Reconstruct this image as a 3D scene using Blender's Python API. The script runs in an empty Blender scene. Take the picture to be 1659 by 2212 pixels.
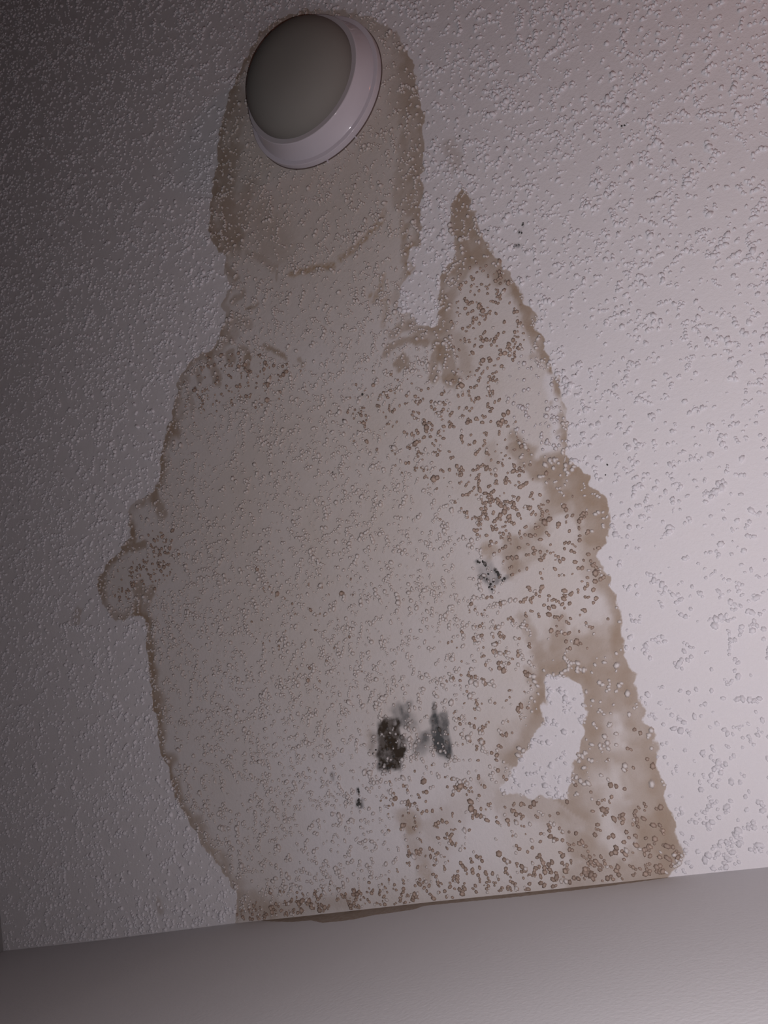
import bpy, bmesh, math, random
import numpy as np
from mathutils import Matrix, Vector

# ------------------------------------------------------------------ camera
H = 1.1                       # height of the ceiling above the camera (m)
CAM_Z = 1.4
CEIL = CAM_Z + H
F_PX, IW, IH = 1750.0, 1659.0, 2212.0
# rows: world X, Y, Z expressed in camera axes (right, down, forward)
AX = np.array([[0.83922578, -0.31121327, -0.44592195],
               [0.21706848, 0.94359468, -0.25002071],
               [0.49857934, 0.11302823, 0.85944358]])
scene = bpy.context.scene
COL = scene.collection
cam_data = bpy.data.cameras.new('camera')
cam = bpy.data.objects.new('camera', cam_data)
COL.objects.link(cam)
cam_data.sensor_fit = 'VERTICAL'
cam_data.sensor_height = 24.0
cam_data.lens = F_PX / IH * 24.0
cam_data.clip_start = 0.01
M = Matrix.Identity(4)
for r in range(3):
    M[r][0] = AX[r, 0]
    M[r][1] = -AX[r, 1]
    M[r][2] = -AX[r, 2]
    M[r][3] = (0.0, 0.0, CAM_Z)[r]
cam.matrix_world = M
scene.camera = cam

# ------------------------------------------------------------------ world, light, exposure
world = bpy.data.worlds.new('world')
scene.world = world
world.use_nodes = True
world.node_tree.nodes['Background'].inputs['Color'].default_value = (0.5, 0.48, 0.5, 1)
world.node_tree.nodes['Background'].inputs['Strength'].default_value = 0.0
# the torch that lit the picture: a small flat LED held up just beside the camera, facing the ceiling
torch_data = bpy.data.lights.new('phone_torch', 'AREA')
torch_data.shape = 'DISK'
torch_data.size = 0.010
torch_data.energy = 6.6
torch_data.color = (1.0, 0.945, 0.985)
torch = bpy.data.objects.new('phone_torch', torch_data)
COL.objects.link(torch)
torch.location = (0.004 * H, -0.004 * H, CAM_Z + 0.035 * H)
torch.rotation_euler = (math.pi, 0.0, 0.0)

# a weak warm bulb in the room beyond the right edge of the picture (pinkish glow on that side)
bulb_data = bpy.data.lights.new('warm_bulb', 'POINT')
bulb_data.energy = 2.2
bulb_data.color = (1.0, 0.27, 0.12)
bulb_data.shadow_soft_size = 0.06
bulb = bpy.data.objects.new('warm_bulb', bulb_data)
COL.objects.link(bulb)
bulb.location = (0.65 * H, -0.85 * H, CEIL - 0.5 * H)
vs = scene.view_settings
vs.view_transform = 'Standard'
vs.look = 'None'
vs.gamma = 1.0
vs.use_curve_mapping = False
vs.exposure = 0.0

# ------------------------------------------------------------------ helpers
def C(pts):
    """photo pixels -> metres on the ceiling plane (X, Y)"""
    p = np.asarray(pts, float).reshape(-1, 2)
    d = np.c_[p[:, 0] - IW / 2, p[:, 1] - IH / 2, np.full(len(p), F_PX)]
    q = d @ AX.T
    return q[:, :2] / q[:, 2:3] * H

WALL_Y = 0.2345 * H
LEFT_X = -1.4688 * H
bow_px = [(8, 2054), (217, 2031), (500, 1995), (655, 1979), (800, 1963), (934, 1948), (1100, 1931), (1445, 1894.7), (1659, 1873)]
BOW = C(bow_px)          # where the wall meets the ceiling: its top edge is very slightly uneven
def wall_y(x):
    return np.interp(x, BOW[:, 0], BOW[:, 1], left=WALL_Y, right=BOW[-1, 1])
def W(pts):
    """photo pixels -> metres on the front wall (X, depth below the ceiling)"""
    p = np.asarray(pts, float).reshape(-1, 2)
    d = np.c_[p[:, 0] - IW / 2, p[:, 1] - IH / 2, np.full(len(p), F_PX)]
    q = d @ AX.T
    k = WALL_Y / q[:, 1]
    for _ in range(6):
        k = wall_y(q[:, 0] * k) / q[:, 1]
    return np.c_[q[:, 0] * k, H - q[:, 2] * k]

def seg_dist(P, A, B):
    """distance of points P to segments A-B: (n, m) and the parameter"""
    d = B - A
    L = (d * d).sum(1) + 1e-12
    t = ((P[:, None, :] - A[None]) * d[None]).sum(2) / L[None]
    t = np.clip(t, 0, 1)
    q = A[None] + t[:, :, None] * d[None] - P[:, None, :]
    return np.sqrt((q * q).sum(2)), t

def inside(P, poly):
    x, y = P[:, 0], P[:, 1]
    a, b = poly, np.roll(poly, -1, 0)
    c = np.zeros(len(P), bool)
    for (x0, y0), (x1, y1) in zip(a, b):
        if y0 == y1:
            continue
        m = ((y0 > y) != (y1 > y)) & (x < (x1 - x0) * (y - y0) / (y1 - y0) + x0)
        c ^= m
    return c

def poly_sdf(P, poly):
    """signed distance, positive inside"""
    out = np.empty(len(P))
    A, B = poly, np.roll(poly, -1, 0)
    for i in range(0, len(P), 20000):
        d, _ = seg_dist(P[i:i + 20000], A, B)
        out[i:i + 20000] = d.min(1)
    return np.where(inside(P, poly), out, -out)

def line_dist(P, pts):
    out = np.empty(len(P))
    if len(pts) == 1:
        return np.hypot(P[:, 0] - pts[0, 0], P[:, 1] - pts[0, 1])
    for i in range(0, len(P), 40000):
        d, _ = seg_dist(P[i:i + 40000], pts[:-1], pts[1:])
        out[i:i + 40000] = d.min(1)
    return out

def smooth(a, b, x):
    t = np.clip((x - a) / (b - a), 0, 1)
    return t * t * (3 - 2 * t)

_rng = np.random.RandomState(5)
_lat = _rng.rand(256, 256)
def vnoise(P, scale, off=0):
    """smooth value noise 0..1 on the ceiling plane"""
    x = P[:, 0] * scale + 37.3 + off * 11.7
    y = P[:, 1] * scale + 91.1 + off * 5.3
    i, j = np.floor(x).astype(int), np.floor(y).astype(int)
    fx, fy = x - i, y - j
    fx, fy = fx * fx * (3 - 2 * fx), fy * fy * (3 - 2 * fy)
    g = lambda a, b: _lat[a % 256, b % 256]
    return (g(i, j) * (1 - fx) + g(i + 1, j) * fx) * (1 - fy) + (g(i, j + 1) * (1 - fx) + g(i + 1, j + 1) * fx) * fy

# ------------------------------------------------------------------ the water stain, traced on the ceiling
# outline pieces: (strength of the brown tide line, its width in mm, points)
OUT = [
 (0.75, 26, [(653,22),(602,40),(559,72),(545,101),(526,137),(508,170),(496,206),(481,246),(474,289),(470,343),(469,368)]),
 (0.80, 30, [(460,390),(456,422),(449,448),(452,477),(447,502),(460,520),(472,542)]),
 (0.25, 16, [(487,556),(483,581),(487,603),(503,618)]),
 (0.50, 16, [(487,636),(478,661),(489,675),(487,697),(478,715)]),
 (0.60, 22, [(467,744),(447,762),(422,772),(400,798),(382,834),(378,870)]),
 (0.88, 22, [(371,902),(356,942),(347,975),(347,1011),(340,1044),(331,1065)]),
 (0.35, 16, [(295,1080),(280,1101),(277,1119)]),
 (0.92, 20, [(282,1141),(280,1163),(255,1192),(226,1221),(210,1250),(213,1279)]),
 (0.60, 16, [(219,1308),(237,1329),(255,1340),(277,1335),(284,1326)]),
 (0.92, 27, [(302,1327),(313,1340),(316,1369),(314,1392),(319,1423),(321,1470),(330,1510)]),
 (0.88, 24, [(335,1553),(340,1586),(348,1625),(362,1651),(368,1683),(377,1723),(395,1756),(409,1777)]),
 (0.55, 24, [(424,1799),(442,1832),(463,1857),(482,1890),(503,1915)]),
 (0.50, 14, [(510,1940),(509,1969),(505,1995)]),
 (0.10, 10, [(505,2060),(1000,2010),(1443,1960)]),
 (0.60, 40, [(1443,1893),(1470,1862),(1477,1837),(1466,1797),(1456,1758),(1441,1718),(1430,1678),(1421,1635)]),
 (0.70, 36, [(1416,1584),(1396,1559),(1387,1522),(1378,1483),(1365,1443),(1353,1410)]),
 (0.75, 22, [(1342,1381),(1338,1349),(1331,1309),(1322,1269),(1309,1233)]),
 (0.75, 26, [(1296,1197),(1312,1172),(1320,1121)]),
 (0.75, 34, [(1310,1083),(1295,1062),(1276,1045),(1274,1028),(1244,1003),(1227,986)]),
 (0.55, 8, [(1225,952),(1221,906),(1215,847),(1206,818),(1198,806)]),
 (0.85, 16, [(1189,775),(1181,750),(1181,729),(1159,716),(1147,702),(1157,684),(1134,654),(1119,615)]),
 (0.75, 17, [(1110,597),(1089,575),(1071,551),(1050,521),(1035,497)]),
 (0.60, 40, [(1024,461),(1014,434),(1008,413),(999,405),(987,414),(972,443),(969,479),(978,512),(981,545)]),
 (0.75, 24, [(966,578),(951,603),(943,639),(945,672),(938,705)]),
 (0.35, 14, [(902,702),(887,681),(863,663),(857,648),(868,615)]),
 (0.70, 15, [(887,590),(881,563),(890,536),(908,527),(910,500)]),
 (0.75, 20, [(911,455),(905,443),(911,419),(911,395),(902,380),(914,368)]),
 (0.65, 26, [(914,325),(917,253),(906,210),(895,152),(881,116)]),
 (0.30, 22, [(866,83),(834,54),(798,36),(762,22),(725,24),(690,20)]),
]
HOLE = [(1184,1454),(1217,1456),(1246,1472),(1264,1512),(1266,1541),(1257,1580),(1257,1624),(1239,1649),(1231,1692),
        (1226,1723),(1190,1723),(1152,1721),(1116,1711),(1078,1711),(1094,1678),(1123,1638),(1152,1602),(1174,1555),(1174,1530),
        (1183,1497),(1177,1475)]
PATCH = [(1105,772),(1150,774),(1176,777),(1185,789),(1190,806),(1199,822),(1206,845),(1212,880),(1219,925),(1222,962),(1208,968),
         (1192,973),(1170,978),(1150,965),(1132,950),(1118,925),(1106,890),(1098,850),(1094,806)]
# strokes of brown inside the stain: (strength, half width px, softness px, points)
STROKES = [
 # tongue and the two flanks of the right finger
 (0.70, 20, 12, [(995,425),(995,470),(1008,520),(1030,555)]),
 (0.60, 15, 14, [(1030,555),(1055,572),(1080,600)]),
 (0.60, 13, 12, [(1015,570),(990,600),(972,640),(965,690),(960,740),(958,770)]),
 (0.70, 11, 5, [(945,745),(938,785),(937,815)]),
 (0.70, 16, 6, [(958,750),(968,790),(975,825)]),
 (0.65, 9, 5, [(972,815),(990,820)]),
 (0.75, 12, 6, [(1120,625),(1132,660),(1140,700),(1160,735),(1178,765)]),
 (0.45, 14, 16, [(985,730),(1000,770),(1005,800)]),
 # drop and arcs beside the foot of the wedge
 (0.75, 16, 4, [(866,780),(868,784)]),
 (0.70, 8, 4, [(832,766),(838,754),(852,745),(872,735),(895,735),(918,742)]),
 (0.55, 11, 6, [(848,722),(862,712),(880,702)]),
 (0.50, 14, 8, [(900,725),(930,720),(945,735)]),
 (0.35, 12, 10, [(890,700),(905,712)]),
 # left shoulder drips
 (0.65, 13, 5, [(497,762),(500,780)]), (0.60, 6, 4, [(518,750),(530,755),(536,770)]),
 (0.70, 10, 4, [(535,772),(533,793)]), (0.80, 5, 3, [(571,747),(590,756),(618,772)]),
 (0.60, 5, 4, [(645,776),(655,787)]), (0.60, 12, 6, [(452,770),(462,800),(472,826)]),
 (0.55, 9, 6, [(424,802),(432,820)]), (0.40, 8, 6, [(410,850),(415,880)]),
 (0.55, 12, 8, [(480,715),(492,735)]), (0.45, 10, 8, [(515,690),(540,700)]),
 (0.70, 4, 3, [(530,668),(545,664),(557,658)]), (0.55, 8, 6, [(500,650),(520,640),(525,630)]),
 (0.55, 8, 5, [(490,575),(500,590),(512,600)]), (0.35, 16, 10, [(500,690),(505,720)]),
 # around the lamp
 (0.68, 26, 24, [(500,330),(490,400),(490,460),(500,520)]), (0.50, 24, 24, [(520,220),(505,280)]),
 (0.45, 20, 24, [(540,400),(520,460),(515,530)]), (0.30, 40, 40, [(560,470),(600,540)]),
 (0.35, 16, 14, [(870,210),(880,280),(885,330),(882,400),(880,460)]), (0.40, 10, 10, [(870,300),(862,380),(858,440)]),
 (0.30, 30, 30, [(860,150),(872,220)]), (0.55, 7, 6, [(896,470),(878,490),(872,530)]),
 (0.30, 8, 6, [(534,545),(573,567),(590,580)]), (0.45, 3, 2, [(600,575),(598,590),(597,605)]),
 # left ear
 (0.80, 10, 5, [(268,1186),(290,1182),(312,1176)]), (0.70, 9, 6, [(287,1150),(292,1165)]),
 (0.85, 6, 5, [(306,1257)]), (0.70, 15, 8, [(298,1272),(298,1300),(292,1325)]), (0.65, 11, 8, [(312,1275),(322,1285),(328,1275)]),
 (0.70, 13, 8, [(335,1075),(345,1095),(353,1112)]), (0.45, 8, 6, [(310,1090)]),
 (0.70, 11, 7, [(372,920),(385,938)]),
 # big dark arm on the right
 (0.65, 16, 10, [(1112,962),(1135,995),(1160,1012),(1205,1022)]),
 (0.65, 30, 14, [(1195,1015),(1228,1030),(1260,1062),(1288,1105),(1297,1150)]),
 (0.45, 20, 14, [(1206,1062),(1222,1085),(1260,1105)]),
 (0.60, 15, 14, [(1208,1072),(1185,1105),(1165,1142)]), (0.55, 13, 12, [(1165,1142),(1140,1160),(1120,1180)]),
 (0.65, 15, 11, [(1104,1172),(1104,1205),(1107,1228)]), (0.45, 10, 10, [(1050,1184),(1060,1190)]),
 (0.40, 12, 10, [(1120,1225),(1140,1200),(1165,1190)]),
 (0.30, 14, 12, [(1060,970),(1062,1000)]),
 # lower right
 (0.50, 10, 9, [(1128,1335),(1140,1362),(1158,1395),(1165,1420)]),
 (0.50, 13, 10, [(1212,1340),(1210,1362),(1205,1395)]),
 (0.42, 34, 20, [(1190,1410),(1240,1415),(1290,1420),(1330,1440)]),
 (0.40, 30, 20, [(1275,1395),(1310,1380)]), (0.45, 30, 20, [(1290,1460),(1330,1490)]),
 (0.55, 9, 7, [(1140,1452),(1160,1472)]), (0.50, 8, 8, [(1166,1500),(1160,1535)]),
 (0.32, 9, 12, [(1150,1560),(1130,1595),(1100,1640),(1085,1670)]), (0.45, 6, 8, [(1037,1688)]),
 (0.40, 30, 26, [(1285,1540),(1290,1600),(1285,1640)]), (0.30, 30, 26, [(1255,1690),(1255,1740)]),
 (0.40, 26, 18, [(1235,1770),(1260,1790),(1250,1830)]), (0.35, 26, 20, [(1195,1745),(1150,1740),(1100,1735)]),
 (0.45, 34, 24, [(1380,1650),(1400,1720),(1410,1790)]), (0.55, 36, 20, [(1430,1800),(1410,1860),(1385,1900)]),
 (0.45, 26, 20, [(1260,1830),(1300,1870),(1250,1900)]), (0.40, 20, 16, [(1345,1750),(1370,1800)]),
 # bottom middle
 (0.50, 18, 14, [(872,1768),(886,1778)]), (0.35, 12, 14, [(890,1800),(893,1830)]),
 (0.35, 12, 14, [(912,1850),(920,1900)]), (0.20, 24, 30, [(930,1775),(990,1745),(1040,1715)]),
 (0.20, 30, 30, [(960,1790),(930,1830)]),
 # foot of the stain at the wall
 (0.50, 20, 20, [(525,1945),(555,1950),(580,1958)]), (0.35, 12, 14, [(525,1975),(640,1960),(760,1945)]),
 (0.25, 8, 10, [(480,1840),(490,1880)]), (0.35, 7, 7, [(430,1790),(445,1785)]),
]
YELLOW = [  # ochre water marks
 (0.80, 8, 6, [(630,592),(650,586),(675,580),(700,578),(718,574)]), (0.70, 7, 6, [(735,560),(754,545),(775,530),(790,513),(808,492),(823,477)]),
 (0.45, 5, 6, [(823,477),(830,455)]), (0.6, 7, 6, [(827,600),(820,630),(808,650)]), (0.5, 8, 7, [(830,640),(832,680),(828,704)]),
 (0.7, 4, 3, [(801,633),(801,640)]), (0.6, 5, 4, [(657,787)]), (0.6, 6, 5, [(880,570),(890,578),(884,590)]),
 (0.55, 5, 4, [(875,550),(885,535),(893,528)]), (0.5, 5, 5, [(783,852)]), (0.3, 20, 16, [(880,1775)]), (0.3, 14, 12, [(918,1880)]),
 (0.35, 16, 14, [(1055,1188)]), (0.3, 10, 10, [(800,1590),(806,1625)]), (0.35, 8, 6, [(880,430),(895,420)]), (0.4, 8, 6, [(868,480),(872,510)]),
 (0.3, 12, 12, [(450,1815),(470,1850)]),
]
SATELLITES = [  # marks outside the main stain
 (0.45, 13, 7, [(168,1322),(163,1340)]), (0.30, 6, 6, [(150,1350)]), (0.40, 5, 5, [(135,1223)]), (0.40, 8, 7, [(343,1948),(347,1965)]),
 (0.35, 15, 14, [(972,320),(982,338),(985,355)]), (0.20, 10, 10, [(960,312)]),
]
MOULD = [  # (strength, half width, softness, points, tone 0 grey .. 1 brown)
 (0.92, 24, 8, [(840,1576),(842,1595)], 0.9), (0.82, 30, 9, [(840,1608),(844,1630)], 0.8), (0.95, 9, 6, [(822,1655),(842,1656),(860,1645)], 0.6),
 (0.75, 8, 6, [(866,1625),(868,1600)], 0.7), (0.35, 8, 10, [(808,1590),(803,1620)], 1.0),
 (0.50, 14, 9, [(858,1535),(870,1550)], 0.0), (0.40, 13, 10, [(885,1555),(892,1565)], 0.0), (0.70, 3, 4, [(866,1530),(868,1540)], 0.0),
 (0.45, 5, 5, [(873,1525),(888,1520)], 0.0), (0.40, 12, 10, [(912,1595),(905,1612)], 0.0), (0.25, 10, 9, [(900,1618),(925,1610)], 0.0),
 (0.85, 10, 5, [(938,1555),(942,1580),(946,1600)], 0.1), (0.75, 11, 5, [(958,1552),(958,1590),(962,1615)], 0.1),
 (0.85, 11, 6, [(945,1600),(952,1622),(964,1628)], 0.2), (0.65, 4, 4, [(937,1520),(938,1538)], 0.1), (0.50, 9, 8, [(928,1585),(920,1602)], 0.0),
 (0.80, 2, 2.5, [(773,1704),(776,1716)], 0.0), (0.75, 5, 5, [(774,1732),(778,1740)], 0.0), (0.50, 2, 3, [(783,1728),(770,1740)], 0.0),
 (0.45, 2, 3, [(717,1672),(719,1682)], 0.1), (0.35, 2, 3, [(801,1692),(804,1697)], 0.1), (0.3, 2, 3, [(724,1694)], 0.1),
 (0.75, 3, 2.5, [(1029,1213),(1036,1213)], 0.0), (0.75, 2, 2.5, [(1047,1217)], 0.0), (0.80, 3, 2.5, [(1070,1232),(1078,1243)], 0.0),
 (0.35, 16, 12, [(1045,1230),(1062,1250)], 0.0), (0.55, 5, 4, [(1038,1246),(1050,1252),(1060,1262)], 0.0), (0.6, 4, 4, [(1088,1251),(1093,1247)], 0.1),
 (0.55, 4, 3, [(1072,1256),(1080,1252)], 0.1), (0.5, 4, 4, [(1058,1270),(1062,1276)], 0.1),
 (0.65, 3, 2, [(1111,532),(1121,531)], 0.2), (0.45, 2, 2, [(1130,480),(1129,486)], 0.2), (0.5, 3, 2, [(1120,501),(1126,503)], 0.2),
 (0.4, 3, 2, [(1049,497),(1056,499)], 0.2), (0.4, 2, 2, [(993,294)], 0.2), (0.5, 3, 2, [(1343,272),(1349,270)], 0.2),
]
# zones in which the popcorn grains themselves are brown: (probability, softness px, polygon)
BROWN_GRAIN = [
 (0.95, 25, [(1010,575),(1060,570),(1105,630),(1130,700),(1135,740),(1110,770),(1085,800),(1090,860),(1110,930),(1150,1010),(1210,1060),(1275,1110),
   (1290,1190),(1310,1290),(1330,1400),(1250,1420),(1180,1380),(1130,1340),(1110,1280),(1050,1170),(990,1080),(950,1000),(930,940),(960,880),(1000,830),(990,770),(985,700),(990,640)]),
 (0.70, 60, [(780,860),(860,840),(960,850),(1010,900),(1000,1080),(950,1060),(860,960),(780,910)]),
 (0.90, 25, [(520,1960),(640,1935),(760,1915),(900,1895),(1000,1860),(1120,1820),(1260,1780),(1330,1640),(1380,1560),(1440,1700),(1477,1840),(1443,1900),(1000,2000),(505,2060)]),
 (0.75, 50, [(850,1700),(1040,1680),(1230,1730),(1260,1790),(1000,1870),(850,1880)]),
 (0.55, 60, [(1040,1300),(1130,1340),(1160,1480),(1120,1600),(1060,1680),(1000,1600),(1000,1400)]),
 (0.80, 20, [(330,1140),(378,1150),(385,1200),(360,1255),(330,1270),(300,1262),(262,1300),(246,1280),(247,1245),(280,1215),(320,1190)]),
 (0.40, 30, [(440,770),(560,760),(640,800),(600,860),(470,880),(390,920),(400,850)]),
 (0.10, 60, [(560,1250),(760,1250),(800,1400),(650,1480),(560,1400)]),
]
FRINGE = [  # what is left of the tide line beside the flaking patch
 (0.80, 6, 4, [(1188,783),(1196,800)]), (0.75, 5, 4, [(1197,822),(1206,836),(1212,850)]), (0.65, 4, 3, [(1195,826),(1199,836)]),
 (0.55, 5, 4, [(1202,846),(1205,853)]), (0.60, 5, 4, [(1209,898),(1215,920),(1218,945)]), (0.60, 6, 5, [(1218,950),(1224,968)]),
 (0.50, 4, 3, [(1204,935),(1210,926)]), (0.50, 4, 3, [(1191,870)]), (0.55, 8, 7, [(1112,938),(1125,960),(1150,975)]), (0.5, 5, 5, [(1150,768),(1165,770)]),
]
CLEAN = [(1.0, 8, 8, [(1186,812),(1190,850),(1198,890),(1202,930),(1200,960),(1180,970)])]
PXM = 0.00075            # metres per photo pixel, mean over the stain

out_pts = np.array([q for _, _, pts in OUT for q in pts], float)
OUT_M = C(out_pts)
OUT_S = np.array([s for s, w, pts in OUT for q in pts])
OUT_W = np.array([w * 0.001 for s, w, pts in OUT for q in pts])
HOLE_M, PATCH_M = C(HOLE), C(PATCH)

def strokes(P, items, width=1.0):
    v = np.zeros(len(P))
    for it in items:
        s, hw, so, pts = it[:4]
        pm = C(pts)
        r = (hw + so) * PXM * 1.6
        box = (P[:, 0] > pm[:, 0].min() - r) & (P[:, 0] < pm[:, 0].max() + r) & (P[:, 1] > pm[:, 1].min() - r) & (P[:, 1] < pm[:, 1].max() + r)
        idx = np.nonzero(box)[0]
        if len(idx) == 0:
            continue
        Q = P[idx]
        d = line_dist(Q, pm) + (vnoise(Q, 130, 3) - 0.5) * (4 + 0.5 * hw) * PXM
        val = s * (1 - smooth((hw - so * 0.6) * PXM, (hw + so * 0.9) * PXM, d))
        v[idx] = 1 - (1 - v[idx]) * (1 - val)
    return v

def fields(P):
    """all stain fields at ceiling points P (metres)"""
    n = len(P)
    wob = (vnoise(P, 85, 1) - 0.5) * 0.010 + (vnoise(P, 240, 2) - 0.5) * 0.003
    A, B = OUT_M, np.roll(OUT_M, -1, 0)
    dist, s, w = np.empty(n), np.empty(n), np.empty(n)
    for i in range(0, n, 15000):
        Q = P[i:i + 15000]
        d, t = seg_dist(Q, A, B)
        k = d.argmin(1)
        a = np.arange(len(Q))
        dist[i:i + 15000] = d[a, k]
        tt = t[a, k]
        k2 = (k + 1) % len(A)
        s[i:i + 15000] = OUT_S[k] * (1 - tt) + OUT_S[k2] * tt
        w[i:i + 15000] = OUT_W[k] * (1 - tt) + OUT_W[k2] * tt
    sd = np.where(inside(P, OUT_M), dist, -dist)
    sd = np.minimum(sd, -poly_sdf(P, HOLE_M))
    patch = poly_sdf(P, PATCH_M) + (vnoise(P, 120, 7) - 0.5) * 0.022
    patch = smooth(-0.004, 0.006, patch)
    edge = np.clip(sd + wob, 0, None)
    ww = w * (0.45 + 1.1 * vnoise(P, 45, 4))
    band = s * (1 - smooth(0.25, 1.25, edge / ww)) * (0.80 + 0.35 * vnoise(P, 60, 6))
    brown = 1 - (1 - band) * (1 - strokes(P, STROKES))
    # tide line is scattered into flecks in the upper part
    brown *= 1 - 0.95 * patch
    brown = 1 - (1 - brown) * (1 - strokes(P, FRINGE))
    yellow = strokes(P, YELLOW)
    spot = strokes(P, SATELLITES)
    mould = strokes(P, MOULD)
    mb = np.zeros(n)
    brownish = [m for m in MOULD if m[4] > 0.4]
    mb = strokes(P, brownish)
    bz = np.zeros(n)
    for p_, so, poly in BROWN_GRAIN:
        sdp = poly_sdf(P, C(poly))
        bz = np.maximum(bz, p_ * smooth(-so * PXM, so * PXM, sdp))
    bz *= 1 - patch
    # general yellowish-grey tint of the wetted board, stronger towards the lamp and the right flank
    lampc = C([(690, 330)])[0]
    dl = np.hypot(P[:, 0] - lampc[0], P[:, 1] - lampc[1])
    midc = C([(650, 1150)])[0]
    dm = np.hypot(P[:, 0] - midc[0], P[:, 1] - midc[1])
    tint = 0.44 + 0.42 * (1 - smooth(0.12, 0.42, dl)) + 0.34 * (1 - smooth(0.10, 0.40, dm)) + 0.15 * bz + 0.2 * (vnoise(P, 14, 8) - 0.5)
    tint = tint * (1 - patch) + 0.55 * patch
    tint *= 1 - 0.70 * smooth(-0.06, 0.07, poly_sdf(P, C([(640, 1640), (1000, 1640), (1120, 1760), (1100, 1880), (640, 1930)])))
    tint *= 1 - 0.9 * strokes(P, CLEAN)
    return dict(edge=sd + wob, brown=brown, yellow=yellow, spot=spot, mould=mould, mouldbrown=mb, tint=np.clip(tint, 0, 1), patch=patch, grain=bz)

# ------------------------------------------------------------------ materials
def new_mat(name):
    m = bpy.data.materials.new(name)
    m.use_nodes = True
    nt = m.node_tree
    b = nt.nodes['Principled BSDF']
    return m, nt, b

def node(nt, kind, **kw):
    n = nt.nodes.new(kind)
    for k, v in kw.items():
        setattr(n, k, v)
    return n

def attr(nt, name):
    return node(nt, 'ShaderNodeAttribute', attribute_name=name)

def math_n(nt, op, a, b=None, c=None, clamp=False):
    n = node(nt, 'ShaderNodeMath', operation=op, use_clamp=clamp)
    for i, v in enumerate((a, b, c)):
        if v is None:
            continue
        if isinstance(v, (int, float)):
            n.inputs[i].default_value = v
        else:
            nt.links.new(v, n.inputs[i])
    return n.outputs[0]

def sstep(nt, v, lo, hi):
    n = node(nt, 'ShaderNodeMapRange', interpolation_type='SMOOTHSTEP')
    n.inputs[1].default_value, n.inputs[2].default_value = lo, hi
    nt.links.new(v, n.inputs[0])
    return n.outputs[0]

def mixc(nt, fac, a, b, mode='MIX'):
    n = node(nt, 'ShaderNodeMix', data_type='RGBA', blend_type=mode)
    for sock, v in ((n.inputs[0], fac), (n.inputs[6], a), (n.inputs[7], b)):
        if isinstance(v, (int, float)):
            sock.default_value = v
        elif isinstance(v, tuple):
            sock.default_value = v + (1,)
        else:
            nt.links.new(v, sock)
    return n.outputs[2]

def noise(nt, scale, detail=3, rough=0.55):
    tc = node(nt, 'ShaderNodeNewGeometry')
    n = node(nt, 'ShaderNodeTexNoise')
    n.inputs['Scale'].default_value = scale
    n.inputs['Detail'].default_value = detail
    n.inputs['Roughness'].default_value = rough
    nt.links.new(tc.outputs['Position'], n.inputs['Vector'])
    return n.outputs['Fac']

PAINT = (0.74, 0.715, 0.745)
PAINT_WARM = (0.76, 0.725, 0.735)

def bump(nt, b, h, strength, dist):
    n = node(nt, 'ShaderNodeBump')
    n.inputs['Strength'].default_value = strength
    n.inputs['Distance'].default_value = dist
    nt.links.new(h, n.inputs['Height'])
    nt.links.new(n.outputs[0], b.inputs['Normal'])

def ceiling_material():
    m, nt, b = new_mat('stained_ceiling_paint')
    n1 = noise(nt, 190, 2)
    n2 = noise(nt, 26, 4, 0.6)
    n3 = noise(nt, 620, 2)
    e = math_n(nt, 'ADD', attr(nt, 'edge').outputs['Fac'], math_n(nt, 'MULTIPLY', math_n(nt, 'SUBTRACT', n1, 0.5), 0.005))
    wet = sstep(nt, e, -0.0012, 0.0022)
    paint = mixc(nt, n2, PAINT, PAINT_WARM)
    tint = math_n(nt, 'MULTIPLY', wet, attr(nt, 'tint').outputs['Fac'])
    tint = math_n(nt, 'MULTIPLY', tint, math_n(nt, 'ADD', 0.75, math_n(nt, 'MULTIPLY', n2, 0.5)), clamp=True)
    col = mixc(nt, tint, paint, (0.60, 0.535, 0.485))
    br = math_n(nt, 'MULTIPLY', attr(nt, 'brown').outputs['Fac'], wet)
    br = math_n(nt, 'MULTIPLY', br, math_n(nt, 'ADD', 0.72, math_n(nt, 'MULTIPLY', n2, 0.55)), clamp=True)
    br = math_n(nt, 'MAXIMUM', br, attr(nt, 'spot').outputs['Fac'])
    col = mixc(nt, br, col, (0.372, 0.282, 0.212))
    ye = math_n(nt, 'MULTIPLY', attr(nt, 'yellow').outputs['Fac'], math_n(nt, 'ADD', 0.45, math_n(nt, 'MULTIPLY', sstep(nt, n1, 0.3, 0.65), 0.55)))
    col = mixc(nt, ye, col, (0.40, 0.275, 0.165))
    mo = math_n(nt, 'MULTIPLY', attr(nt, 'mould').outputs['Fac'], math_n(nt, 'ADD', 0.88, math_n(nt, 'MULTIPLY', sstep(nt, noise(nt, 75, 3, 0.6), 0.35, 0.65), 0.30)), clamp=True)
    tone = mixc(nt, attr(nt, 'mouldbrown').outputs['Fac'], (0.095, 0.098, 0.100), (0.052, 0.038, 0.027))
    col = mixc(nt, mo, col, tone)
    nt.links.new(col, b.inputs['Base Color'])
    b.inputs['Roughness'].default_value = 0.85
    b.inputs['Specular IOR Level'].default_value = 0.15
    h = math_n(nt, 'ADD', math_n(nt, 'MULTIPLY', n3, 0.35), n1)
    bump(nt, b, h, 0.5, 0.0012)
    return m

def grain_material():
    m, nt, b = new_mat('popcorn_grain_paint')
    a = attr(nt, 'grain_colour')
    n1 = noise(nt, 700, 2)
    col = mixc(nt, 1.0, a.outputs['Color'], mixc(nt, n1, (0.9, 0.9, 0.9), (1.04, 1.04, 1.04)), 'MULTIPLY')
    nt.links.new(col, b.inputs['Base Color'])
    b.inputs['Roughness'].default_value = 0.8
    b.inputs['Specular IOR Level'].default_value = 0.2
    bump(nt, b, n1, 0.4, 0.0008)
    return m

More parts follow.
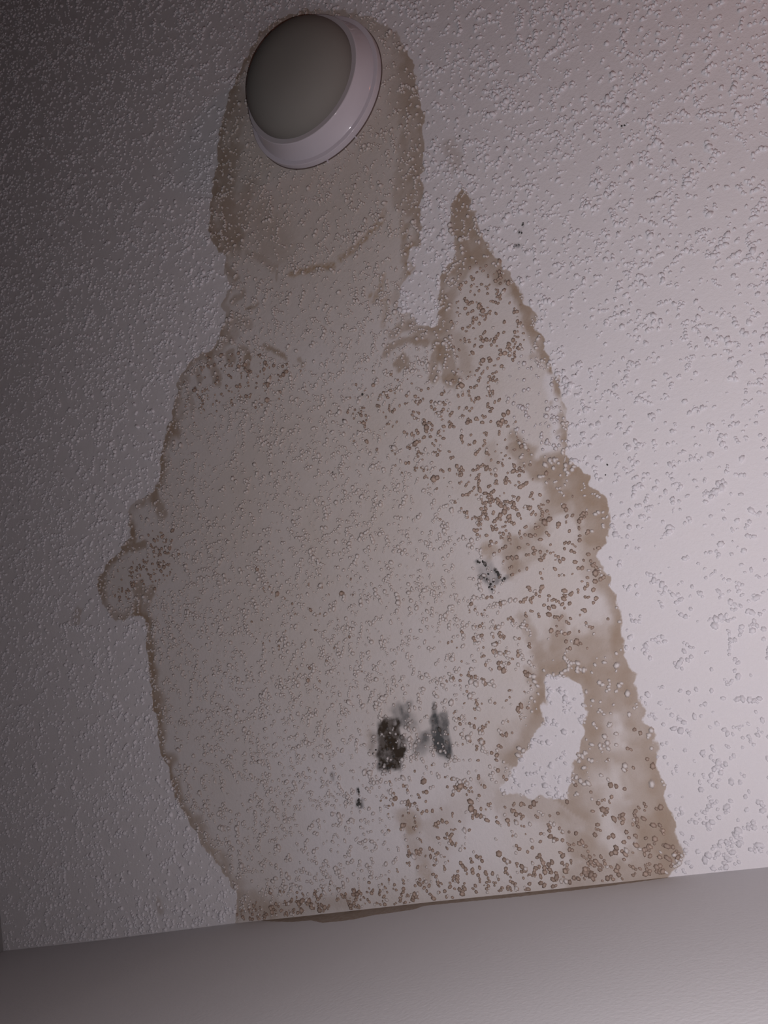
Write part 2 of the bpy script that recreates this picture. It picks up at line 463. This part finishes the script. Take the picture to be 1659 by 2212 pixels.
def wall_material(name):
    m, nt, b = new_mat(name)
    n1 = noise(nt, 150, 3, 0.6)
    n2 = noise(nt, 12, 3)
    col = mixc(nt, n2, (0.700, 0.698, 0.712), (0.722, 0.716, 0.728))
    st = math_n(nt, 'ADD', attr(nt, 'drip').outputs['Fac'], math_n(nt, 'MULTIPLY', math_n(nt, 'SUBTRACT', n1, 0.5), 0.005))
    st = math_n(nt, 'MULTIPLY', sstep(nt, st, -0.001, 0.0015), math_n(nt, 'ADD', 0.6, math_n(nt, 'MULTIPLY', n1, 0.6)), clamp=True)
    if name == 'wall_paint_with_drip':
        col = mixc(nt, st, col, (0.34, 0.265, 0.20))
    nt.links.new(col, b.inputs['Base Color'])
    b.inputs['Roughness'].default_value = 0.7
    b.inputs['Specular IOR Level'].default_value = 0.25
    bump(nt, b, noise(nt, 200, 3, 0.6), 0.26, 0.0016)
    return m

def plain_material(name, col, rough=0.35, spec=0.5, var=0.04):
    m, nt, b = new_mat(name)
    n = noise(nt, 40, 3)
    c = mixc(nt, n, tuple(max(0, x - var * x) for x in col), tuple(x + var * x for x in col))
    nt.links.new(c, b.inputs['Base Color'])
    b.inputs['Roughness'].default_value = rough
    b.inputs['Specular IOR Level'].default_value = spec
    return m

# ------------------------------------------------------------------ mesh helpers
def link(name, me, mat, parent=None, **props):
    o = bpy.data.objects.new(name, me)
    COL.objects.link(o)
    if mat:
        me.materials.append(mat)
    if parent:
        o.parent = parent
    for k, v in props.items():
        o[k] = v
    return o

def grid_mesh(name, U, V, fn):
    """quad grid over the parameter lines U x V; fn maps (n,2) to (n,3)"""
    nu, nv = len(U), len(V)
    uv = np.stack(np.meshgrid(U, V, indexing='ij'), -1).reshape(-1, 2)
    co = fn(uv)
    i = np.arange(nu - 1)[:, None] * nv + np.arange(nv - 1)[None]
    q = np.stack([i, i + nv, i + nv + 1, i + 1], -1).reshape(-1, 4)
    me = bpy.data.meshes.new(name)
    me.vertices.add(len(co))
    me.vertices.foreach_set('co', co.astype(np.float32).ravel())
    me.loops.add(q.size)
    me.loops.foreach_set('vertex_index', q.astype(np.int32).ravel())
    me.polygons.add(len(q))
    me.polygons.foreach_set('loop_start', np.arange(0, q.size, 4, dtype=np.int32))
    me.update(calc_edges=True)
    return me, uv

def set_attr(me, name, val):
    a = me.attributes.new(name, 'FLOAT', 'POINT')
    a.data.foreach_set('value', val.astype(np.float32))

def box_mesh(name, lo, hi):
    bm = bmesh.new()
    bmesh.ops.create_cube(bm, size=1.0)
    for v in bm.verts:
        for k in range(3):
            v.co[k] = lo[k] if v.co[k] < 0 else hi[k]
    me = bpy.data.meshes.new(name)
    bm.to_mesh(me)
    bm.free()
    return me

# ------------------------------------------------------------------ the room
RIGHT_X, BACK_Y = 3.6, -4.8
T = 0.10
mat_wall = wall_material('wall_paint')
mat_wall_drip = wall_material('wall_paint_with_drip')
mat_ceiling = ceiling_material()
mat_dark = plain_material('dark_wall_paint', (0.10, 0.085, 0.08), 0.7, 0.2, 0.1)
mat_grey = plain_material('grey_wall_paint', (0.30, 0.29, 0.29), 0.7, 0.2, 0.05)
mat_floor = plain_material('floor_boards', (0.09, 0.06, 0.045), 0.5, 0.4, 0.2)

# ceiling: one sheet, finely divided where the stain is
sx0, sx1 = -1.42 * H, -0.10 * H
sy0 = -1.36 * H
U = np.concatenate([np.linspace(LEFT_X - T, sx0, 8)[:-1], np.arange(sx0, sx1, 0.0030), np.linspace(sx1, RIGHT_X + T, 24)])
V = np.concatenate([np.linspace(BACK_Y - T, sy0, 16)[:-1], np.arange(sy0, WALL_Y, 0.0034), [WALL_Y + 0.004, WALL_Y + T]])
me, uv = grid_mesh('ceiling', U, V[::-1], lambda p: np.c_[p, np.full(len(p), CEIL)])
F = fields(uv)
for k in ('edge', 'brown', 'yellow', 'spot', 'mould', 'mouldbrown', 'tint', 'patch'):
    set_attr(me, k, F[k])
ceiling = link('ceiling', me, mat_ceiling, kind='structure',
               label='white popcorn ceiling with a large brown water stain and patches of black mould')
slab = link('ceiling_slab', box_mesh('ceiling_slab', (LEFT_X - T, BACK_Y - T, CEIL + 0.003), (RIGHT_X + T, WALL_Y + T, CEIL + 0.12)), mat_wall, ceiling)

# front wall (the one in the picture), its top edge very slightly uneven, drip stain just under the ceiling
def wall_fn(p):
    return np.c_[p[:, 0], wall_y(p[:, 0]), CEIL - p[:, 1]]
Uw = np.concatenate([[LEFT_X - T], np.arange(LEFT_X, 0.05, 0.0045), np.linspace(0.06, RIGHT_X + T, 12)])
Vw = np.concatenate([[-0.02], np.arange(0.0, 0.05, 0.0025), np.linspace(0.052, 0.4, 12), [1.0, CEIL]])
me, uvw = grid_mesh('wall_front', Uw, Vw, wall_fn)
drip_low = W([(560, 1989), (580, 1990), (627, 1992), (670, 1988), (695, 1993.5), (735, 1990), (764, 1986), (807, 1977), (844, 1972), (894, 1964.6), (916, 1957),
              (1006, 1948), (1100, 1939), (1240, 1923.6), (1373, 1906), (1442, 1896), (1450, 1893)])
set_attr(me, 'drip', np.interp(uvw[:, 0], drip_low[:, 0], drip_low[:, 1], left=-0.02, right=-0.02) - uvw[:, 1])
wall_front = link('wall_front', me, mat_wall_drip, kind='structure',
                  label='pale painted wall below the ceiling with a thin brown drip line along its top')
link('wall_core', box_mesh('wall_core', (LEFT_X - T, WALL_Y + 0.008, 0), (RIGHT_X + T, WALL_Y + T, CEIL - 0.001)), mat_wall, wall_front)
for nm, lo, hi in (('wall_left', (LEFT_X - T, BACK_Y - T, 0), (LEFT_X, WALL_Y + 0.006, CEIL - 0.0005)),
                   ('wall_right', (RIGHT_X, BACK_Y - T, 0), (RIGHT_X + T, WALL_Y + 0.006, CEIL - 0.0005)),
                   ('wall_back', (LEFT_X, BACK_Y - T, 0), (RIGHT_X, BACK_Y, CEIL - 0.0005))):
    link(nm, box_mesh(nm, lo, hi), mat_grey if nm == 'wall_left' else mat_dark, kind='structure')
link('floor', box_mesh('floor', (LEFT_X - T, BACK_Y - T, -0.1), (RIGHT_X + T, WALL_Y + T, 0.0)), mat_floor, kind='structure')

# ------------------------------------------------------------------ popcorn grains sprayed on the ceiling
LAMP = np.array([-0.4690, -0.9927]) * H
R_BASE = 0.1246 * H
rng = np.random.RandomState(11)
gx0, gx1, gy0, gy1 = LEFT_X + 0.003, 1.05 * H, -2.60 * H, WALL_Y - 0.003
DENS = 17500 / (H * H)
n_seed = int((gx1 - gx0) * (gy1 - gy0) * DENS)
S = np.c_[rng.uniform(gx0, gx1, n_seed), rng.uniform(gy0, gy1, n_seed)]
# fewer grains on the right, and only where a camera near the photograph's could look (sparser far outside)
thin = 0.42 + 0.58 * smooth(0.28 * H, 0.75 * H, np.hypot(S[:, 0] - 0.02 * H, 0.75 * (S[:, 1] - 0.25 * H)))
keep = rng.rand(n_seed) < thin * (0.45 + 0.65 * smooth(0.25, 0.75, 0.5 * vnoise(S, 24, 20) + 0.5 * vnoise(S, 70, 21)))
view = C([(0, 0), (1659, 0), (1659, 1873), (0, 2057)])
keep &= rng.rand(n_seed) < 0.12 + 0.88 * smooth(-0.50, -0.18, poly_sdf(S, view))
keep &= poly_sdf(S, view) > -0.95
S = S[keep]
# the spray is denser in the corner against the wall
ne = 1000
E_ = np.c_[rng.uniform(gx0, gx1, ne), WALL_Y - 0.003 - np.abs(rng.normal(0, 0.026, ne))]
S = np.vstack([S, E_])
gc, gr = [], []
for (x, y) in S:
    k = rng.choice([1, 2, 3, 4, 5], p=[0.72, 0.19, 0.06, 0.02, 0.01])
    ang = rng.uniform(0, 2 * math.pi)
    r0 = float(np.clip(rng.lognormal(math.log(0.0025 + 0.0006 * math.exp(-((x - 0.02 * H) ** 2 + (y - 0.1 * H) ** 2) / (0.45 * H) ** 2)), 0.26), 0.0012, 0.0048))
    for j in range(k):
        r = r0 * rng.uniform(0.75, 1.15)
        gc.append((x, y)); gr.append(r)
        ang += rng.normal(0, 0.7)
        x += math.cos(ang) * r * rng.uniform(1.2, 1.9)
        y += math.sin(ang) * r * rng.uniform(1.2, 1.9)
# single dark specks of dirt
SPECKS = [(1244, 808, 1.3), (1312, 1004, 1.5), (1308, 1026, 1.1), (383, 1969, 1.8), (379, 1966, 1.4), (1111, 532, 1.5), (1116, 531, 1.8), (1121, 529, 1.3),
          (1130, 482, 1.4), (1129, 486, 1.6), (1122, 502, 1.5), (1127, 503, 1.4), (1047, 497, 1.3), (1054, 498, 1.3), (993, 294, 1.3), (1343, 272, 1.6),
          (1349, 271, 1.5), (1047, 1216, 2.0), (1032, 1213, 2.0), (1074, 1236, 2.6), (1077, 1242, 2.8), (1060, 1262, 2.2), (1043, 1213, 2.0), (1049, 1221, 2.2), (1036, 1215, 1.8), (1070, 1231, 2.2), (1080, 1246, 2.2), (1090, 1250, 2.4), (1086, 1254, 2.0), (1052, 1252, 2.0), (1046, 1247, 1.8), (1057, 1268, 2.0), (1063, 1273, 1.8), (1055, 1240, 1.8), (1066, 1256, 2.0), (775, 1728, 2.4), (777, 1735, 2.6), (772, 1738, 2.0), (775, 1710, 2.0), (774, 1705, 1.8), (843, 1604, 2.2), (848, 1612, 1.8), (836, 1618, 2.0), (851, 1634, 2.0), (828, 1655, 2.4), (838, 1659, 2.4), (848, 1655, 2.0), (820, 1650, 2.0), (812, 1620, 1.6), (806, 1628, 1.6), (783, 852, 2.2), (719, 1020, 1.4)]
NSP = len(SPECKS)
for (x, y), q in zip(C([t[:2] for t in SPECKS]), SPECKS):
    gc.append((x, y)); gr.append(q[2] * 0.001)
speck = np.arange(len(gc)) >= len(gc) - NSP
gc, gr = np.array(gc), np.array(gr)
ok = (np.hypot(gc[:, 0] - LAMP[0], gc[:, 1] - LAMP[1]) > R_BASE + 0.6 * gr) & (gc[:, 1] < wall_y(gc[:, 0]) - 0.0005 - 0.8 * gr) & (gc[:, 0] > LEFT_X + gr)
gc, gr, speck = gc[ok], gr[ok], speck[ok]
G = fields(gc)
n = len(gc)
# colours of the grains
wetg = smooth(-0.001, 0.002, G['edge'])
base = np.tile(np.array(PAINT), (n, 1)) * rng.uniform(0.95, 1.06, (n, 1))
cream = np.array([0.75, 0.69, 0.645])
fc = (wetg * np.clip(0.35 + 0.5 * G['tint'], 0, 1) * (1 - 0.9 * G['patch']))[:, None]
top = base * (1 - fc) + cream * fc
brown_on = ((rng.rand(n) < G['grain']) & (wetg > 0.5)).astype(float)[:, None]
bt = np.array([0.47, 0.365, 0.305]) * rng.uniform(0.8, 1.2, (n, 1))
brm = np.array([0.26, 0.185, 0.145]) * rng.uniform(0.8, 1.25, (n, 1))
rim = top * (1 - wetg[:, None] * np.array([0.40, 0.46, 0.50]))  # wet grains: relief shade painted in as darker, browned rims
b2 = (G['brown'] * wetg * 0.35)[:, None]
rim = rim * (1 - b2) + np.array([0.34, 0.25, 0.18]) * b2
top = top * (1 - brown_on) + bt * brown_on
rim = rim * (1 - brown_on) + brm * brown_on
sp = (G['spot'] * 0.7)[:, None]
top = top * (1 - sp) + np.array([0.42, 0.33, 0.25]) * sp
mo = (G['mould'] * rng.choice([0.15, 0.5, 0.95], n, p=[0.45, 0.25, 0.3]))[:, None]
top = top * (1 - mo) + np.array([0.06, 0.055, 0.05]) * mo
mo2 = (G['mould'] * 0.9)[:, None]
rim = rim * (1 - mo2) + np.array([0.05, 0.045, 0.04]) * mo2
top[speck] = (0.055, 0.052, 0.050)
rim[speck] = (0.09, 0.085, 0.08)
# dome meshes: centre + rings of 6
NS = 6
rings = [(0.50, 0.90), (0.86, 0.52), (1.06, -0.10)]
a = np.arange(NS) * 2 * math.pi / NS
tmpl = [(0.0, 0.0, 1.0)]
for k, (rr, hh) in enumerate(rings):
    for t in a + k * 0.35:
        tmpl.append((math.cos(t) * rr, math.sin(t) * rr, hh))
tmpl = np.array(tmpl)
NVT = len(tmpl)
tris = []
for i in range(NS):
    j = (i + 1) % NS
    tris.append((0, 1 + i, 1 + j))
    for k in range(len(rings) - 1):
        p0, p1 = 1 + k * NS, 1 + (k + 1) * NS
        tris.append((p0 + i, p1 + i, p1 + j)); tris.append((p0 + i, p1 + j, p0 + j))
tris = np.array(tris)
ell = rng.uniform(0.78, 1.28, n)
th = rng.uniform(0, 2 * math.pi, n)
flat = 0.55 + 0.45 * smooth(0.28 * H, 0.80 * H, np.hypot(gc[:, 0] - 0.02 * H, 0.75 * (gc[:, 1] - 0.25 * H)))
hgt = gr * rng.uniform(0.6, 1.1, n) * flat
jit = 1 + rng.normal(0, 0.10, (n, NVT))
lx = tmpl[None, :, 0] * jit * (gr * ell)[:, None]
ly = tmpl[None, :, 1] * jit * (gr / ell)[:, None]
ct, st_ = np.cos(th)[:, None], np.sin(th)[:, None]
vx = gc[:, 0:1] + lx * ct - ly * st_
vy = np.minimum(gc[:, 1:2] + lx * st_ + ly * ct, wall_y(gc[:, 0:1]) - 0.0008)
vz = CEIL - tmpl[None, :, 2] * hgt[:, None]
co = np.stack([vx, vy, vz], -1).reshape(-1, 3)
# pointing down: (x, y, -z) flips the winding
tri = (tris[:, ::-1][None] + (np.arange(n) * NVT)[:, None, None]).reshape(-1, 3)
me = bpy.data.meshes.new('popcorn_grain')
me.vertices.add(len(co)); me.vertices.foreach_set('co', co.astype(np.float32).ravel())
me.loops.add(tri.size); me.loops.foreach_set('vertex_index', tri.astype(np.int32).ravel())
me.polygons.add(len(tri)); me.polygons.foreach_set('loop_start', np.arange(0, tri.size, 3, dtype=np.int32))
me.update(calc_edges=True)
me.polygons.foreach_set('use_smooth', np.ones(len(tri), bool))
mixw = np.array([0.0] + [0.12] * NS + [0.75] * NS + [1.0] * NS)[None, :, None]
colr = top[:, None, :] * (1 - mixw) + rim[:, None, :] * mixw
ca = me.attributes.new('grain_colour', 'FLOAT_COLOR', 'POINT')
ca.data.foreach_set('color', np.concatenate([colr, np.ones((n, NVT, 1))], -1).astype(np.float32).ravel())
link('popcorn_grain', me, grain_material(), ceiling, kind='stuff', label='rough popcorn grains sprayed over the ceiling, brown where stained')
print('grains', n, 'tris', len(tri))

# ------------------------------------------------------------------ ceiling lamp
def lathe(name, prof, seg=96):
    """revolve (radius, depth below the ceiling) about the lamp axis, local to the lamp"""
    bm = bmesh.new()
    rows = []
    for r, h in prof:
        if r < 1e-6:
            rows.append([bm.verts.new((0, 0, -h))])
        else:
            rows.append([bm.verts.new((r * math.cos(2 * math.pi * i / seg), r * math.sin(2 * math.pi * i / seg), -h)) for i in range(seg)])
    for p, q in zip(rows[:-1], rows[1:]):
        for i in range(seg):
            j = (i + 1) % seg
            if len(p) == 1:
                f = (p[0], q[j], q[i])
            elif len(q) == 1:
                f = (p[i], p[j], q[0])
            else:
                f = (p[i], p[j], q[j], q[i])
            bm.faces.new(f)
    bmesh.ops.recalc_face_normals(bm, faces=bm.faces)
    for f in bm.faces:
        f.smooth = True
    me = bpy.data.meshes.new(name)
    bm.to_mesh(me); bm.free()
    me.set_sharp_from_angle(angle=math.radians(28)) if hasattr(me, 'set_sharp_from_angle') else None
    return me

mat_body = plain_material('white_lamp_plastic', (0.63, 0.585, 0.64), 0.07, 0.6, 0.015)
mat_rim_strip = plain_material('dark_lamp_rim', (0.16, 0.12, 0.11), 0.7, 0.2, 0.1)  # thin dark brown strip between base plate and ceiling
mat_glass = plain_material('opal_lamp_glass', (0.235, 0.225, 0.208), 0.6, 0.06, 0.02)
lamp = bpy.data.objects.new('ceiling_lamp', None)
COL.objects.link(lamp)
lamp.location = (LAMP[0], LAMP[1], CEIL)
lamp['label'] = 'round white ceiling lamp with a grey opal dome, unlit, above the brown stain'
lamp['category'] = 'lamp'
R1, R2, R3, R4 = 0.1227 * H, 0.1151 * H, 0.1048 * H, 0.0967 * H
h1, h3 = 0.0129 * H, 0.0443 * H
def rnd(r, h, c, n=5, dirn=1):
    """quarter-round outer lower edge ending at depth h, radius r, fillet c"""
    return [(r - c + c * math.cos(t), h - c + c * math.sin(t)) for t in np.linspace(0, math.pi / 2, n)]
link('rim_strip', lathe('rim_strip', [(R_BASE - 0.012, 0.0), (R_BASE, 0.0), (R_BASE, 0.0022), (R_BASE - 0.012, 0.0022)]), mat_rim_strip, lamp)
link('base_plate', lathe('base_plate', [(R2 - 0.02, 0.002), (R_BASE - 0.001, 0.002)] + rnd(R1 + 0.0008, h1, 0.0012) + [(R2 - 0.004, h1), (R2 - 0.02, h1)]), mat_body, lamp)
mat_bezel = plain_material('shaded_lamp_bezel', (0.47, 0.435, 0.46), 0.30, 0.4, 0.015)  # bezel coloured darker, painting in the shade of its down-facing side
link('housing', lathe('housing', [(R2 - 0.016, h1 - 0.003), (R2 + 0.0012, h1 - 0.003), (R2 + 0.0012, h1 + 0.0008), (R2 + 0.0002, h1 + 0.0018),
                                 (R3 + 0.0028, h3 - 0.012)] + rnd(R3 + 0.0006, h3, 0.0014) + [(R3 - 0.004, h3)]), mat_body, lamp)
link('bezel_ring', lathe('bezel_ring', [(R3 - 0.0004, h3 - 0.002), (R3 - 0.0004, h3 + 0.0003), (R3 - 0.0010, h3 + 0.0007), (R4 - 0.001, h3 + 0.0004), (R4 - 0.001, h3 - 0.004)]), mat_bezel, lamp, label='thin lamp ring around the dome, its shade put into the colour')
for deg in (66.4, 92.5):      # two small white ticks at the rim of the base plate
    me = box_mesh('rim_tick', (-0.004, -0.0012, -0.0052), (0.004, 0.0012, -0.0012))
    tick = link('rim_tick', me, mat_body, lamp)
    tick.location = ((R_BASE + 0.001) * math.cos(math.radians(deg)), (R_BASE + 0.001) * math.sin(math.radians(deg)), 0)
    tick.rotation_euler = (0, 0, math.radians(deg))
SAG, NEXP = 0.053 * H, 2.5
dome = [(R4 - 0.003, h3 - 0.004), (R4, h3 - 0.001)]
for t in np.linspace(0, 1, 28)[0:]:
    r = math.cos(t * math.pi / 2)
    dome.append((R4 * r if t < 1 else 0.0, h3 + SAG * max(0.0, 1 - r ** NEXP) ** 0.5))
link('opal_dome', lathe('opal_dome', dome), mat_glass, lamp, label='grey opal glass dome')
